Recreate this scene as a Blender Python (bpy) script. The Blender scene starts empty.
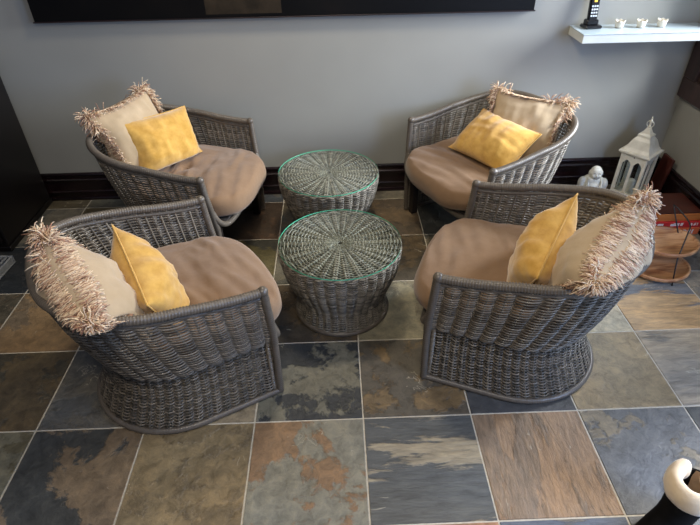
import bpy, math, random
from mathutils import Vector, Matrix, noise
random.seed(7)
PI = math.pi
C = bpy.context.scene.collection
sin, cos = math.sin, math.cos

# ------------------------------------------------------------------ helpers
def s2l(c):
    return c/12.92 if c <= .04045 else ((c+.055)/1.055)**2.4
def rgb(r, g, b):
    return (s2l(r/255), s2l(g/255), s2l(b/255), 1)

class MB:
    """collects verts / faces, builds ONE mesh object"""
    def __init__(s): s.v = []; s.f = []; s.m = []; s.sm = []
    def add(s, vs, fs, mi=0, smooth=True):
        o = len(s.v); s.v += [tuple(p) for p in vs]
        for f in fs:
            s.f.append(tuple(i+o for i in f)); s.m.append(mi); s.sm.append(smooth)
        return s
    def box(s, x0, x1, y0, y1, z0, z1, M=None, mi=0, bev=0):
        if bev > 0:
            b = bev; vs = []
            for sx in (0, 1):
                for sy in (0, 1):
                    for sz in (0, 1):
                        X = (x0, x1)[sx]; Y = (y0, y1)[sy]; Z = (z0, z1)[sz]
                        dx = b*(1-2*sx); dy = b*(1-2*sy); dz = b*(1-2*sz)
                        vs += [(X, Y+dy, Z+dz), (X+dx, Y, Z+dz), (X+dx, Y+dy, Z)]
            def I(sx, sy, sz, a): return (sx*4+sy*2+sz)*3+a
            fs = []
            for a in range(3):
                for e in (0, 1):
                    q = []
                    for (p, r) in ((0, 0), (1, 0), (1, 1), (0, 1)):
                        t = [0, 0, 0]; t[a] = e; t[(a+1) % 3] = p; t[(a+2) % 3] = r
                        q.append(I(*t, a))
                    fs.append(q if e else q[::-1])
            for a in range(3):
                b1, b2 = (a+1) % 3, (a+2) % 3
                for p in (0, 1):
                    for r in (0, 1):
                        t0 = [0, 0, 0]; t1 = [0, 0, 0]
                        t0[a] = 0; t1[a] = 1
                        t0[b1] = t1[b1] = p; t0[b2] = t1[b2] = r
                        fs.append([I(*t0, b1), I(*t1, b1), I(*t1, b2), I(*t0, b2)])
            for sx in (0, 1):
                for sy in (0, 1):
                    for sz in (0, 1):
                        fs.append([I(sx, sy, sz, 0), I(sx, sy, sz, 1), I(sx, sy, sz, 2)])
        else:
            vs = [(x, y, z) for x in (x0, x1) for y in (y0, y1) for z in (z0, z1)]
            fs = [(0, 1, 3, 2), (4, 6, 7, 5), (0, 4, 5, 1), (2, 3, 7, 6), (0, 2, 6, 4), (1, 5, 7, 3)]
        if M: vs = [M @ Vector(p) for p in vs]
        return s.add(vs, fs, mi, False)
    def tube(s, pts, r, n=8, cap=True, closed=False, flat=1.0, mi=0, up=None):
        """r: number or list; flat: second axis ratio"""
        P = [Vector(p) for p in pts]; N = len(P); vs = []; fs = []
        prev = None
        for i in range(N):
            a = P[(i-1) % N] if (closed or i > 0) else P[i]
            b = P[(i+1) % N] if (closed or i < N-1) else P[i]
            t = (b-a)
            t = t.normalized() if t.length > 1e-9 else Vector((0, 0, 1))
            if up is not None: ref = Vector(up)
            elif prev is not None: ref = prev
            else: ref = Vector((0, 0, 1)) if abs(t.z) < .9 else Vector((1, 0, 0))
            x = ref - t*ref.dot(t)
            if x.length < 1e-6: x = Vector((1, 0, 0)) - t*t.x
            x.normalize(); y = t.cross(x); prev = x
            rr = r[i] if isinstance(r, (list, tuple)) else r
            for k in range(n):
                an = 2*PI*k/n
                vs.append(P[i] + x*(cos(an)*rr) + y*(sin(an)*rr*flat))
        M = N if closed else N-1
        for i in range(M):
            j = (i+1) % N
            for k in range(n):
                l = (k+1) % n
                fs.append((i*n+k, i*n+l, j*n+l, j*n+k))
        if cap and not closed:
            fs.append(tuple(range(n))[::-1]); fs.append(tuple((N-1)*n+k for k in range(n)))
        return s.add(vs, fs, mi)
    def lathe(s, prof, n=32, cx=0, cy=0, mi=0, smooth=True, cap=False):
        vs = []; fs = []
        for (r, z) in prof:
            for k in range(n):
                a = 2*PI*k/n; vs.append((cx+r*cos(a), cy+r*sin(a), z))
        for i in range(len(prof)-1):
            for k in range(n):
                l = (k+1) % n
                fs.append((i*n+k, i*n+l, (i+1)*n+l, (i+1)*n+k))
        if cap:
            fs.append(tuple(range(n))[::-1]); fs.append(tuple((len(prof)-1)*n+k for k in range(n)))
        return s.add(vs, fs, mi, smooth)
    def ball(s, c, r, n=16, m=10, M=None):
        rx, ry, rz = r if isinstance(r, (tuple, list)) else (r, r, r)
        vs = []; fs = []
        for i in range(m+1):
            t = PI*i/m
            for k in range(n):
                a = 2*PI*k/n
                p = Vector((rx*sin(t)*cos(a), ry*sin(t)*sin(a), rz*cos(t)))
                if M: p = M @ p
                vs.append(Vector(c)+p)
        for i in range(m):
            for k in range(n):
                l = (k+1) % n; fs.append((i*n+k, (i+1)*n+k, (i+1)*n+l, i*n+l))
        return s.add(vs, fs)
    def build(s, name, mat, parent=None, loc=None):
        me = bpy.data.meshes.new(name); me.from_pydata(s.v, [], s.f)
        for mm in (mat if isinstance(mat, (list, tuple)) else [mat]): me.materials.append(mm)
        me.polygons.foreach_set('material_index', s.m)
        me.polygons.foreach_set('use_smooth', s.sm)
        me.update()
        o = bpy.data.objects.new(name, me); C.objects.link(o)
        if parent: o.parent = parent
        if loc: o.location = loc
        return o

def tag(o, label=None, cat=None, group=None, kind=None):
    if label: o['label'] = label
    if cat: o['category'] = cat
    if group: o['group'] = group
    if kind: o['kind'] = kind
    return o
def empty(name, loc=(0, 0, 0), rz=0):
    o = bpy.data.objects.new(name, None); C.objects.link(o)
    o.location = loc; o.rotation_euler = (0, 0, rz); o.empty_display_size = .05
    return o
def children(o): return [c for c in bpy.data.objects if c.parent == o]
def copy_tree(o, parent=None):
    kids = children(o)
    c = o.copy(); C.objects.link(c); c.parent = parent
    for ch in kids: copy_tree(ch, c)
    return c
def recalc(o):
    import bmesh
    bm = bmesh.new(); bm.from_mesh(o.data); bmesh.ops.recalc_face_normals(bm, faces=bm.faces); bm.to_mesh(o.data); bm.free()
    return o

# ------------------------------------------------------------------ materials
class MT:
    def __init__(s, name):
        s.m = bpy.data.materials.new(name); s.m.use_nodes = True
        s.n = s.m.node_tree.nodes; s.l = s.m.node_tree.links
        s.b = s.n['Principled BSDF']
    def node(s, t, **kw):
        n = s.n.new(t)
        for k, v in kw.items():
            if k in n.inputs: n.inputs[k].default_value = v
            else: setattr(n, k, v)
        return n
    def link(s, a, b): s.l.new(a, b)
    def noise(s, scale, detail=3, rough=.55, vec=None, dist=0, w=None):
        n = s.node('ShaderNodeTexNoise'); n.inputs['Scale'].default_value = scale
        n.inputs['Detail'].default_value = detail; n.inputs['Roughness'].default_value = rough
        n.inputs['Distortion'].default_value = dist
        if vec is not None: s.link(vec, n.inputs['Vector'])
        return n
    def co(s): return s.node('ShaderNodeTexCoord').outputs['Object']
    def ramp(s, fac, stops):
        r = s.node('ShaderNodeValToRGB'); e = r.color_ramp.elements
        while len(e) < len(stops): e.new(.5)
        for i, (p, c) in enumerate(stops):
            e[i].position = p; e[i].color = c if len(c) == 4 else (*c, 1)
        s.link(fac, r.inputs['Fac']); return r.outputs['Color']
    def bump(s, h, strength=.3, dist=.002):
        b = s.node('ShaderNodeBump'); b.inputs['Strength'].default_value = strength
        b.inputs['Distance'].default_value = dist
        s.link(h, b.inputs['Height']); s.link(b.outputs['Normal'], s.b.inputs['Normal'])
    def set(s, **kw):
        for k, v in kw.items(): s.b.inputs[k.replace('_', ' ')].default_value = v
        return s

def noisy(name, c1, c2, scale, rough=.6, detail=4, bs=.3, bd=.001, bscale=None, spec=.5, stretch=None):
    t = MT(name); v = t.co()
    if stretch:
        mp = t.node('ShaderNodeMapping'); mp.inputs['Scale'].default_value = stretch
        t.link(v, mp.inputs['Vector']); v = mp.outputs['Vector']
    n = t.noise(scale, detail, vec=v)
    t.link(t.ramp(n.outputs['Fac'], [(.3, c1), (.7, c2)]), t.b.inputs['Base Color'])
    t.set(Roughness=rough); t.b.inputs['Specular IOR Level'].default_value = spec
    n2 = t.noise(bscale or scale*3, 4, vec=v); t.bump(n2.outputs['Fac'], bs, bd)
    return t.m

def wicker_mat(name, c1, c2, rough=.42):
    t = MT(name)
    g = t.node('ShaderNodeNewGeometry')
    n = t.noise(60, 3, vec=t.co())
    a = t.node('ShaderNodeMath', operation='MULTIPLY_ADD'); a.inputs[1].default_value = .55
    t.link(g.outputs['Random Per Island'], a.inputs[0])
    b = t.node('ShaderNodeMath', operation='MULTIPLY'); b.inputs[1].default_value = .5
    t.link(n.outputs['Fac'], b.inputs[0]); t.link(b.outputs[0], a.inputs[2])
    t.link(t.ramp(a.outputs[0], [(.1, c1), (.85, c2)]), t.b.inputs['Base Color'])
    t.set(Roughness=rough)
    t.bump(t.noise(300, 2, vec=t.co()).outputs['Fac'], .15, .0004)
    return t.m

M_WICK = wicker_mat('wicker_grey', rgb(38, 34, 29), rgb(134, 124, 110), .30)
M_WTAB = wicker_mat('wicker_table', rgb(48, 44, 38), rgb(146, 138, 124), .36)
M_WRAP = wicker_mat('wicker_wrap', rgb(54, 48, 42), rgb(108, 99, 88), .32)
M_CORE = noisy('cane_core', rgb(40, 37, 36), rgb(66, 62, 60), 40, .6)
M_DARKWOOD = noisy('dark_wood_block', rgb(26, 20, 18), rgb(40, 32, 28), 30, .5)

def fabric(name, c1, c2, scale=9, weave=900, rough=.9, sheen=.3, ws=.25, blot=.5):
    t = MT(name); v = t.co()
    n = t.noise(scale, 5, .6, v)
    t.link(t.ramp(n.outputs['Fac'], [(.5-blot/2, c1), (.5+blot/2, c2)]), t.b.inputs['Base Color'])
    t.set(Roughness=rough); t.b.inputs['Sheen Weight'].default_value = sheen
    t.b.inputs['Specular IOR Level'].default_value = .2
    n2 = t.noise(weave, 2, .5, v); n3 = t.noise(45, 4, .6, v)
    a = t.node('ShaderNodeMath', operation='MULTIPLY_ADD'); a.inputs[1].default_value = .25
    t.link(n2.outputs['Fac'], a.inputs[0]); t.link(n3.outputs['Fac'], a.inputs[2])
    t.bump(a.outputs[0], ws, .004)
    return t.m
M_SEAT = fabric('seat_brown_cloth', rgb(118, 92, 68), rgb(135, 108, 82), 6, sheen=.25)
M_MUST = fabric('mustard_velvet', rgb(184, 138, 58), rgb(210, 166, 84), 22, sheen=.5, blot=.35)
M_MUST2 = fabric('mustard_piping', rgb(188, 144, 66), rgb(208, 168, 94), 20)
M_BEIGE = fabric('beige_linen', rgb(168, 146, 114), rgb(190, 168, 138), 7, sheen=.3)
t = MT('fringe_yarn'); g = t.node('ShaderNodeNewGeometry')
t.link(t.ramp(g.outputs['Random Per Island'], [(0, rgb(138, 98, 78)), (.25, rgb(186, 150, 122)), (.5, rgb(220, 194, 162)), (.8, rgb(230, 210, 180)), (1, rgb(162, 116, 94))]), t.b.inputs['Base Color'])
t.set(Roughness=.8); M_FRINGE = t.m

def wall_mat(name, c):
    t = MT(name); v = t.co()
    n = t.noise(2.2, 3, .5, v)
    t.link(t.ramp(n.outputs['Fac'], [(.3, tuple(x*.94 for x in c[:3])), (.7, tuple(x*1.04 for x in c[:3]))]), t.b.inputs['Base Color'])
    t.set(Roughness=.42); t.bump(t.noise(140, 3, .6, v).outputs['Fac'], .12, .001)
    return t.m
M_WALL = wall_mat('wall_paint_grey', rgb(152, 151, 144))
M_WALLR = wall_mat('wall_paint_grey_side', rgb(152, 151, 144))
M_BASE = noisy('baseboard_mahogany', rgb(14, 10, 11), rgb(32, 15, 18), 12, .22, bs=.05, stretch=(.3, 1, 4))
M_GROUT = noisy('grout', rgb(176, 166, 148), rgb(204, 196, 178), 60, .85)
M_CAB = noisy('ebonised_wood', rgb(9, 6, 6), rgb(16, 11, 10), 10, .4, bs=.05)
M_BRASS = MT('brass').set(Metallic=1, Roughness=.35, Base_Color=rgb(186, 152, 84)).m
M_WHITE = noisy('white_lacquer', rgb(200, 204, 202), rgb(212, 216, 214), 8, .18, bs=.02)
M_CUP = noisy('white_glazed_ceramic', rgb(206, 198, 180), rgb(222, 214, 198), 20, .3, bs=.05)
M_WAX = noisy('candle_wax', rgb(240, 232, 210), rgb(250, 244, 228), 20, .5)
M_BLK = noisy('black_plastic', rgb(14, 15, 18), rgb(22, 23, 27), 20, .25, bs=.03)
M_KEY = noisy('key_grey', rgb(190, 196, 204), rgb(216, 220, 226), 20, .4)
t = MT('phone_display'); t.set(Base_Color=rgb(230, 180, 70), Roughness=.3)
t.b.inputs['Emission Color'].default_value = rgb(250, 190, 60); t.b.inputs['Emission Strength'].default_value = .6
M_DISP = t.m
M_LANT = noisy('distressed_cream_paint', rgb(204, 196, 174), rgb(232, 226, 208), 18, .4, bs=.1)
M_METAL = noisy('black_wire', rgb(16, 16, 17), rgb(26, 26, 28), 40, .45)
M_STONE = noisy('pale_carved_stone', rgb(176, 174, 162), rgb(226, 224, 212), 30, .75, bs=.4)
M_FRAMEW = noisy('window_dark_wood', rgb(46, 34, 31), rgb(72, 54, 49), 14, .4, stretch=(1, 1, .2))
M_REDWD = noisy('red_brown_wood', rgb(60, 26, 20), rgb(84, 38, 28), 14, .35, stretch=(.3, 2, 1))
M_ORWD = noisy('orange_wood', rgb(176, 98, 44), rgb(206, 128, 66), 14, .45, stretch=(.3, 2, 3))
M_RED = noisy('red_card', rgb(178, 32, 36), rgb(204, 48, 48), 16, .4)
M_ORG = noisy('orange_card', rgb(206, 92, 52), rgb(226, 120, 76), 16, .4)
M_PAPER = noisy('white_print', rgb(232, 226, 222), rgb(246, 242, 240), 16, .5)
M_BOOT = noisy('black_suede', rgb(10, 10, 10), rgb(20, 19, 19), 30, .85, bs=.3, spec=.15)
M_SHEEP = fabric('cream_sheepskin', rgb(216, 190, 152), rgb(240, 220, 188), 14, weave=300, sheen=.6, ws=.5)
M_LINING = fabric('tan_lining', rgb(140, 116, 94), rgb(176, 150, 124), 20, weave=300, ws=.5)
M_GREY = noisy('grey_ribbed_plastic', rgb(120, 122, 122), rgb(146, 148, 148), 30, .5)

# oak tray: grain bands along x
t = MT('acacia_board'); v = t.co()
mp = t.node('ShaderNodeMapping'); mp.inputs['Scale'].default_value = (1.2, 9, 3); t.link(v, mp.inputs['Vector'])
n = t.noise(4.5, 5, .6, mp.outputs['Vector'], dist=.6)
t.link(t.ramp(n.outputs['Fac'], [(.32, rgb(120, 72, 44)), (.45, rgb(168, 116, 76)), (.58, rgb(196, 150, 106)), (.7, rgb(160, 104, 66))]), t.b.inputs['Base Color'])
t.set(Roughness=.45); t.bump(n.outputs['Fac'], .1, .001); M_TRAY = t.m

def arch_glass(name, tint, rough=0.02, edge=False):
    t = MT(name); t.n.remove(t.b)
    out = [x for x in t.n if x.type == 'OUTPUT_MATERIAL'][0]
    tr = t.node('ShaderNodeBsdfTransparent'); tr.inputs['Color'].default_value = tint
    gl = t.node('ShaderNodeBsdfGlossy'); gl.inputs['Roughness'].default_value = rough
    fr = t.node('ShaderNodeFresnel'); fr.inputs['IOR'].default_value = 1.45
    gm = t.node('ShaderNodeNewGeometry'); iv = t.node('ShaderNodeMath', operation='SUBTRACT'); iv.inputs[0].default_value = 1
    t.link(gm.outputs['Backfacing'], iv.inputs[1]); ff = t.node('ShaderNodeMath', operation='MULTIPLY')
    t.link(fr.outputs[0], ff.inputs[0]); t.link(iv.outputs[0], ff.inputs[1])
    mx = t.node('ShaderNodeMixShader'); t.link(ff.outputs[0], mx.inputs['Fac'])
    t.link(tr.outputs[0], mx.inputs[1]); t.link(gl.outputs[0], mx.inputs[2])
    t.link(mx.outputs[0], out.inputs['Surface']); return t.m
M_GLASS = arch_glass('clear_glass', (.95, .98, .96, 1))
M_GLEDGE = MT('green_glass_edge').set(Base_Color=rgb(96, 200, 160), Roughness=.1).m
M_PANE = arch_glass('window_glass', (.9, .93, .95, 1))

# slate with per-tile colours (colour attributes are the stone's own colours)
t = MT('slate'); v = t.co()
def attr(nm):
    a = t.node('ShaderNodeAttribute'); a.attribute_name = nm; return a
ca, cb, cc = attr('stone_a'), attr('stone_b'), attr('stone_params')
sep = t.node('ShaderNodeSeparateColor'); t.link(cc.outputs['Color'], sep.inputs[0])   # r threshold, g seed, b stretch
off = t.node('ShaderNodeVectorMath', operation='SCALE'); off.inputs['Scale'].default_value = 37
cx = t.node('ShaderNodeCombineXYZ'); t.link(sep.outputs[1], cx.inputs[0]); t.link(sep.outputs[1], cx.inputs[2])
t.link(cx.outputs[0], off.inputs[0])
add = t.node('ShaderNodeVectorMath', operation='ADD'); t.link(off.outputs[0], add.inputs[1])
# stretch along x by mixing mapped coords
mp = t.node('ShaderNodeMapping'); mp.inputs['Scale'].default_value = (.45, 2.2, 1); t.link(v, mp.inputs['Vector'])
mp2 = t.node('ShaderNodeMapping'); mp2.inputs['Scale'].default_value = (2.4, .6, 1); mp2.inputs['Rotation'].default_value = (0, 0, -.35); t.link(v, mp2.inputs['Vector'])
m1 = t.node('ShaderNodeMix', data_type='VECTOR')
gt = t.node('ShaderNodeMath', operation='GREATER_THAN'); gt.inputs[1].default_value = .3; t.link(sep.outputs[2], gt.inputs[0])
t.link(gt.outputs[0], m1.inputs['Factor']); t.link(v, m1.inputs[4]); t.link(mp.outputs[0], m1.inputs[5])
m2 = t.node('ShaderNodeMix', data_type='VECTOR')
gt2 = t.node('ShaderNodeMath', operation='GREATER_THAN'); gt2.inputs[1].default_value = .7; t.link(sep.outputs[2], gt2.inputs[0])
t.link(gt2.outputs[0], m2.inputs['Factor']); t.link(m1.outputs[1], m2.inputs[4]); t.link(mp2.outputs[0], m2.inputs[5])
t.link(m2.outputs[1], add.inputs[0]); vv = add.outputs[0]
n1 = t.noise(3.2, 12, .66, vv, dist=.25)
sub = t.node('ShaderNodeMath', operation='SUBTRACT'); t.link(n1.outputs['Fac'], sub.inputs[0]); t.link(sep.outputs[0], sub.inputs[1])
ma = t.node('ShaderNodeMath', operation='MULTIPLY_ADD'); ma.inputs[1].default_value = 34; ma.inputs[2].default_value = .5; ma.use_clamp = True
t.link(sub.outputs[0], ma.inputs[0])
mixc = t.node('ShaderNodeMix', data_type='RGBA')
t.link(ma.outputs[0], mixc.inputs['Factor']); t.link(ca.outputs['Color'], mixc.inputs[6]); t.link(cb.outputs['Color'], mixc.inputs[7])
n2 = t.noise(22, 10, .72, vv, dist=.4)
fine = t.ramp(n2.outputs['Fac'], [(.28, (.5, .5, .5)), (.5, (1, 1, 1)), (.72, (1.55, 1.5, 1.4))])
mul = t.node('ShaderNodeMix', data_type='RGBA', blend_type='MULTIPLY'); mul.inputs['Factor'].default_value = 1
t.link(mixc.outputs[2], mul.inputs[6]); t.link(fine, mul.inputs[7])
n5 = t.noise(2.6, 3, .5, vv)
hue = t.ramp(n5.outputs['Fac'], [(.35, (.96, .98, 1.0)), (.65, (1.08, 1.02, .92))])
mul2 = t.node('ShaderNodeMix', data_type='RGBA', blend_type='MULTIPLY'); mul2.inputs['Factor'].default_value = 1
t.link(mul.outputs[2], mul2.inputs[6]); t.link(hue, mul2.inputs[7])
# thin pale veins
wv = t.noise(3.1, 4, .6, vv, dist=1.2)
ab = t.node('ShaderNodeMath', operation='SUBTRACT'); ab.inputs[1].default_value = .56; t.link(wv.outputs['Fac'], ab.inputs[0])
ab2 = t.node('ShaderNodeMath', operation='ABSOLUTE'); t.link(ab.outputs[0], ab2.inputs[0])
vm = t.node('ShaderNodeMath', operation='MULTIPLY_ADD'); vm.inputs[1].default_value = -220; vm.inputs[2].default_value = 1; vm.use_clamp = True
t.link(ab2.outputs[0], vm.inputs[0])
vk = t.node('ShaderNodeMath', operation='MULTIPLY'); vk.inputs[1].default_value = .55
gate = t.noise(5.5, 2, .5, vv); gg = t.node('ShaderNodeMath', operation='GREATER_THAN'); gg.inputs[1].default_value = .60
t.link(gate.outputs['Fac'], gg.inputs[0]); vk0 = t.node('ShaderNodeMath', operation='MULTIPLY')
t.link(vm.outputs[0], vk0.inputs[0]); t.link(gg.outputs[0], vk0.inputs[1]); t.link(vk0.outputs[0], vk.inputs[0])
mv = t.node('ShaderNodeMix', data_type='RGBA'); mv.inputs[7].default_value = rgb(206, 196, 172)
t.link(vk.outputs[0], mv.inputs['Factor']); t.link(mul2.outputs[2], mv.inputs[6])
t.link(mv.outputs[2], t.b.inputs['Base Color'])
rr = t.ramp(n2.outputs['Fac'], [(.3, (.34, .34, .34)), (.7, (.58, .58, .58))]); t.link(rr, t.b.inputs['Roughness'])
hsum = t.node('ShaderNodeMath', operation='MULTIPLY_ADD'); hsum.inputs[1].default_value = .5
t.link(n2.outputs['Fac'], hsum.inputs[0])
hs2 = t.node('ShaderNodeMath', operation='MULTIPLY_ADD'); hs2.inputs[1].default_value = .16
t.link(ma.outputs[0], hs2.inputs[0]); t.link(n1.outputs['Fac'], hs2.inputs[2]); t.link(hs2.outputs[0], hsum.inputs[2])
t.bump(hsum.outputs[0], .9, .010)
M_SLATE = t.m

# ------------------------------------------------------------------ setting
T = .4
DK, NV = (46, 52, 56), (34, 40, 50)
tiles = {  # (i,j): colour a, colour b, threshold, seed, stretch
 (0, -1): ((64, 64, 61), (114, 98, 78), .50, .11, 0), (1, -1): ((128, 112, 84), (112, 98, 74), .55, .2, 0),
 (2, -1): ((124, 122, 110), (132, 106, 80), .50, .53, 0), (3, -1): ((84, 86, 86), (150, 140, 120), .52, .47, .5),
 (4, -1): ((148, 122, 96), (128, 110, 92), .52, .58, 1), (5, -1): ((102, 104, 105), (126, 118, 102), .53, .66, 0),
 (6, -1): ((98, 96, 88), (76, 78, 78), .5, .71, 0), (-1, -1): ((112, 106, 86), (96, 88, 66), .5, .3, 0),
 (-2, -1): ((60, 60, 60), (96, 88, 66), .5, .3, 0),
 (-1, 0): ((66, 62, 52), (86, 74, 54), .5, .81, 0), (0, 0): ((88, 88, 86), (98, 95, 88), .55, .9, 0),
 (1, 0): ((132, 122, 104), (116, 104, 84), .5, .15, 0), (2, 0): ((50, 53, 56), (108, 106, 94), .54, .27, 0),
 (3, 0): ((86, 80, 70), (112, 94, 68), .58, .35, 0), (4, 0): ((72, 73, 75), (120, 106, 84), .56, .46, 0),
 (5, 0): ((142, 126, 98), (108, 112, 114), .63, .52, 0), (6, 0): ((152, 142, 126), (124, 120, 112), .6, .63, .5),
 (7, 0): ((120, 116, 108), (100, 98, 92), .5, .63, 0), (-2, 0): ((70, 66, 58), (96, 84, 62), .5, .77, 0),
 (-1, 1): ((126, 104, 76), (106, 92, 74), .54, .84, 0), (-2, 1): ((92, 78, 58), (74, 68, 56), .5, .95, 0),
 (0, 1): ((110, 96, 74), (84, 80, 70), .5, .12, 0), (1, 1): ((96, 84, 66), (70, 66, 58), .5, .22, 0),
 (2, 1): ((84, 72, 56), (66, 60, 52), .52, .33, 0), (3, 1): ((134, 128, 108), (116, 108, 90), .55, .44, 0),
 (4, 1): ((110, 100, 80), (90, 84, 74), .5, .55, 0), (5, 1): ((178, 166, 140), (160, 148, 122), .55, .67, 0),
 (6, 1): ((176, 148, 112), (112, 116, 122), .6, .74, .5), (7, 1): ((140, 132, 118), (116, 112, 104), .5, .82, 0),
 (-2, 2): ((38, 42, 46), (46, 48, 50), .5, .91, 0), (-1, 2): ((40, 43, 46), (52, 52, 50), .55, .05, 0),
 (0, 2): ((92, 84, 66), (70, 66, 58), .5, .17, 0), (1, 2): ((92, 84, 56), (64, 62, 54), .52, .28, 0),
 (2, 2): ((80, 80, 74), (94, 90, 78), .5, .39, 0), (3, 2): ((96, 82, 62), (78, 70, 58), .5, .47, 0),
 (4, 2): ((84, 82, 76), (104, 96, 80), .5, .59, 0), (5, 2): ((130, 120, 102), (110, 104, 94), .5, .68, 0),
 (6, 2): ((150, 142, 126), (120, 118, 110), .55, .79, 0), (7, 2): ((120, 114, 104), (100, 96, 90), .5, .86, 0),
 (-1, 3): ((96, 86, 62), (78, 70, 54), .5, .97, 0), (0, 3): ((98, 90, 72), (80, 76, 66), .5, .07, 0),
 (1, 3): ((84, 66, 52), (70, 58, 48), .5, .19, 0), (2, 3): ((76, 76, 72), (92, 84, 70), .5, .24, 0),
 (3, 3): ((112, 96, 76), (92, 82, 70), .5, .31, 0), (4, 3): ((86, 86, 82), (72, 72, 70), .5, .41, 0),
 (5, 3): ((110, 104, 92), (92, 88, 82), .5, .5, 0), (6, 3): ((120, 112, 98), (100, 94, 86), .5, .61, 0),
 (-2, 4): ((100, 92, 72), (84, 78, 64), .5, .72, 0), (-1, 4): ((100, 98, 86), (84, 82, 74), .5, .83, 0),
 (3, 4): ((116, 110, 96), (98, 92, 80), .5, .93, 0), (2, -2): ((96, 84, 66), (80, 74, 64), .5, .02, 0),
 (3, -2): ((150, 112, 84), (130, 104, 84), .5, .13, 0), (4, -2): ((92, 98, 108), (130, 120, 104), .56, .26, .5),
 (5, -2): ((120, 114, 104), (98, 98, 96), .5, .36, 0), (6, -2): ((104, 104, 102), (86, 88, 90), .5, .48, 0),
}
fm = MB(); cols = []
fm.add([(-2, -2.4, -.0022), (3.4, -2.4, -.0022), (3.4, 1.9, -.0022), (-2, 1.9, -.0022)], [(0, 1, 2, 3)], 1, False); cols.append(None)
rnd = random.Random(5)
pal = [((92, 86, 72), (74, 70, 62)), ((70, 74, 78), (92, 88, 80)), ((120, 108, 86), (98, 90, 76)), ((110, 106, 96), (84, 84, 80))]
for i in range(-5, 9):
    for j in range(-6, 5):
        if i*T > 3.3: continue
        d = tiles.get((i, j))
        if d is None:
            p = rnd.choice(pal); d = (p[0], p[1], .52, rnd.random(), 0)
        x0, x1, y0, y1 = i*T, (i+1)*T, j*T, (j+1)*T
        y1 = min(y1, 1.8)
        g, b = .0021, .0022
        jit = lambda: rnd.uniform(-.0006, .0006)
        o = [(x0+g+jit(), y0+g+jit()), (x1-g+jit(), y0+g+jit()), (x1-g+jit(), y1-g+jit()), (x0+g+jit(), y1-g+jit())]
        inn = [(x0+g+b, y0+g+b), (x1-g-b, y0+g+b), (x1-g-b, y1-g-b), (x0+g+b, y1-g-b)]
        vs = [(p[0], p[1], -.003) for p in o]+[(p[0], p[1], 0) for p in inn]
        fs = [(4, 5, 6, 7)]+[(k, (k+1) % 4, 4+(k+1) % 4, 4+k) for k in range(4)]
        fm.add(vs, fs, 0, False)
        cols += [d]*5
floor = fm.build('floor', [M_SLATE, M_GROUT]); tag(floor, kind='structure')
me = floor.data
for nm in ('stone_a', 'stone_b', 'stone_params'): me.color_attributes.new(nm, 'FLOAT_COLOR', 'CORNER')
for p, d in zip(me.polygons, cols):
    if d is None: d = ((128,)*3, (128,)*3, .5, 0, 0)
    A, B_, th, sd, st = d
    for li in p.loop_indices:
        me.color_attributes['stone_a'].data[li].color = rgb(*A)
        me.color_attributes['stone_b'].data[li].color = rgb(*B_)
        me.color_attributes['stone_params'].data[li].color = (th, sd, st, 1)

WY = 1.72
mb = MB(); mb.box(-2.0, 3.25, WY, WY+.12, -.05, 2.5); tag(mb.build('wall_back', M_WALL), kind='structure')
RW = Matrix.Translation((3.115, WY, 0))   # local -y runs along wall
wr = MB()
wa, wb, wz0, wz1 = -1.05, -.118, .668, 1.9      # window opening in local y and z
for (a, b, z0, z1) in ((-1.6, 0.02, -.05, wz0), (-1.6, 0.02, wz1, 2.5), (wb, .02, wz0, wz1), (-1.6, wa, wz0, wz1)):
    wr.box(0, .12, a, b, z0, z1, RW)
tag(wr.build('wall_right', M_WALLR), kind='structure')
win = MB()
f = .108
win.box(-.03, .05, wa-f+.02, wb+f, wz0-f, wz0, RW, bev=.004); win.box(-.03, .05, wa-f+.02, wb+f, wz1, wz1+f, RW, bev=.004)
win.box(-.03, .05, wb, wb+f, wz0, wz1, RW, bev=.004); win.box(-.03, .05, wa-f+.02, wa, wz0, wz1, RW, bev=.004)
win.box(-.012, .045, wa, wb, wz0, wz0+.028, RW, bev=.004); win.box(-.012, .045, wb-.03, wb, wz0+.028, wz1, RW, bev=.004)
w = win.build('window_1', M_FRAMEW); tag(w, kind='structure')
gp = MB(); gp.box(.02, .026, wa, wb-.03, wz0+.028, wz1, RW); gpo = gp.build('window_pane', M_PANE, w)
hb = MB(); hb.box(0.05, .2, wa-.1, wb+.1, wz0-.03, wz0, RW); hb.build('window_sill', M_WHITE, w)

# baseboards with moulding profile (depth from wall, z)
prof = [(.0, .178), (.010, .178), (.016, .174), (.018, .168), (.014, .162), (.010, .158), (.010, .146), (.016, .142), (.020, .136), (.020, .130), (.015, .126), (.013, .12), (.013, .062), (.018, .056), (.018, .05), (.014, .046), (.014, .022), (.022, .018), (.024, .012), (.024, 0)]
def skirting(name, a, b, nrm):
    a, b, nrm = Vector(a), Vector(b), Vector(nrm); m = MB(); vs = []
    for P in (a, b):
        for (d, z) in prof: vs.append(P+nrm*d+Vector((0, 0, z)))
    k = len(prof); m.add(vs, [(i, i+1, k+i+1, k+i) for i in range(k-1)], 0, False)
    tag(recalc(m.build(name, M_BASE)), kind='structure')
skirting('baseboard_back', (-2, WY, 0), (3.115, WY, 0), (0, -1, 0))
skirting('baseboard_right', RW @ Vector((0, 0, 0)), RW @ Vector((0, -1.6, 0)), RW.to_3x3() @ Vector((-1, 0, 0)))

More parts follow.
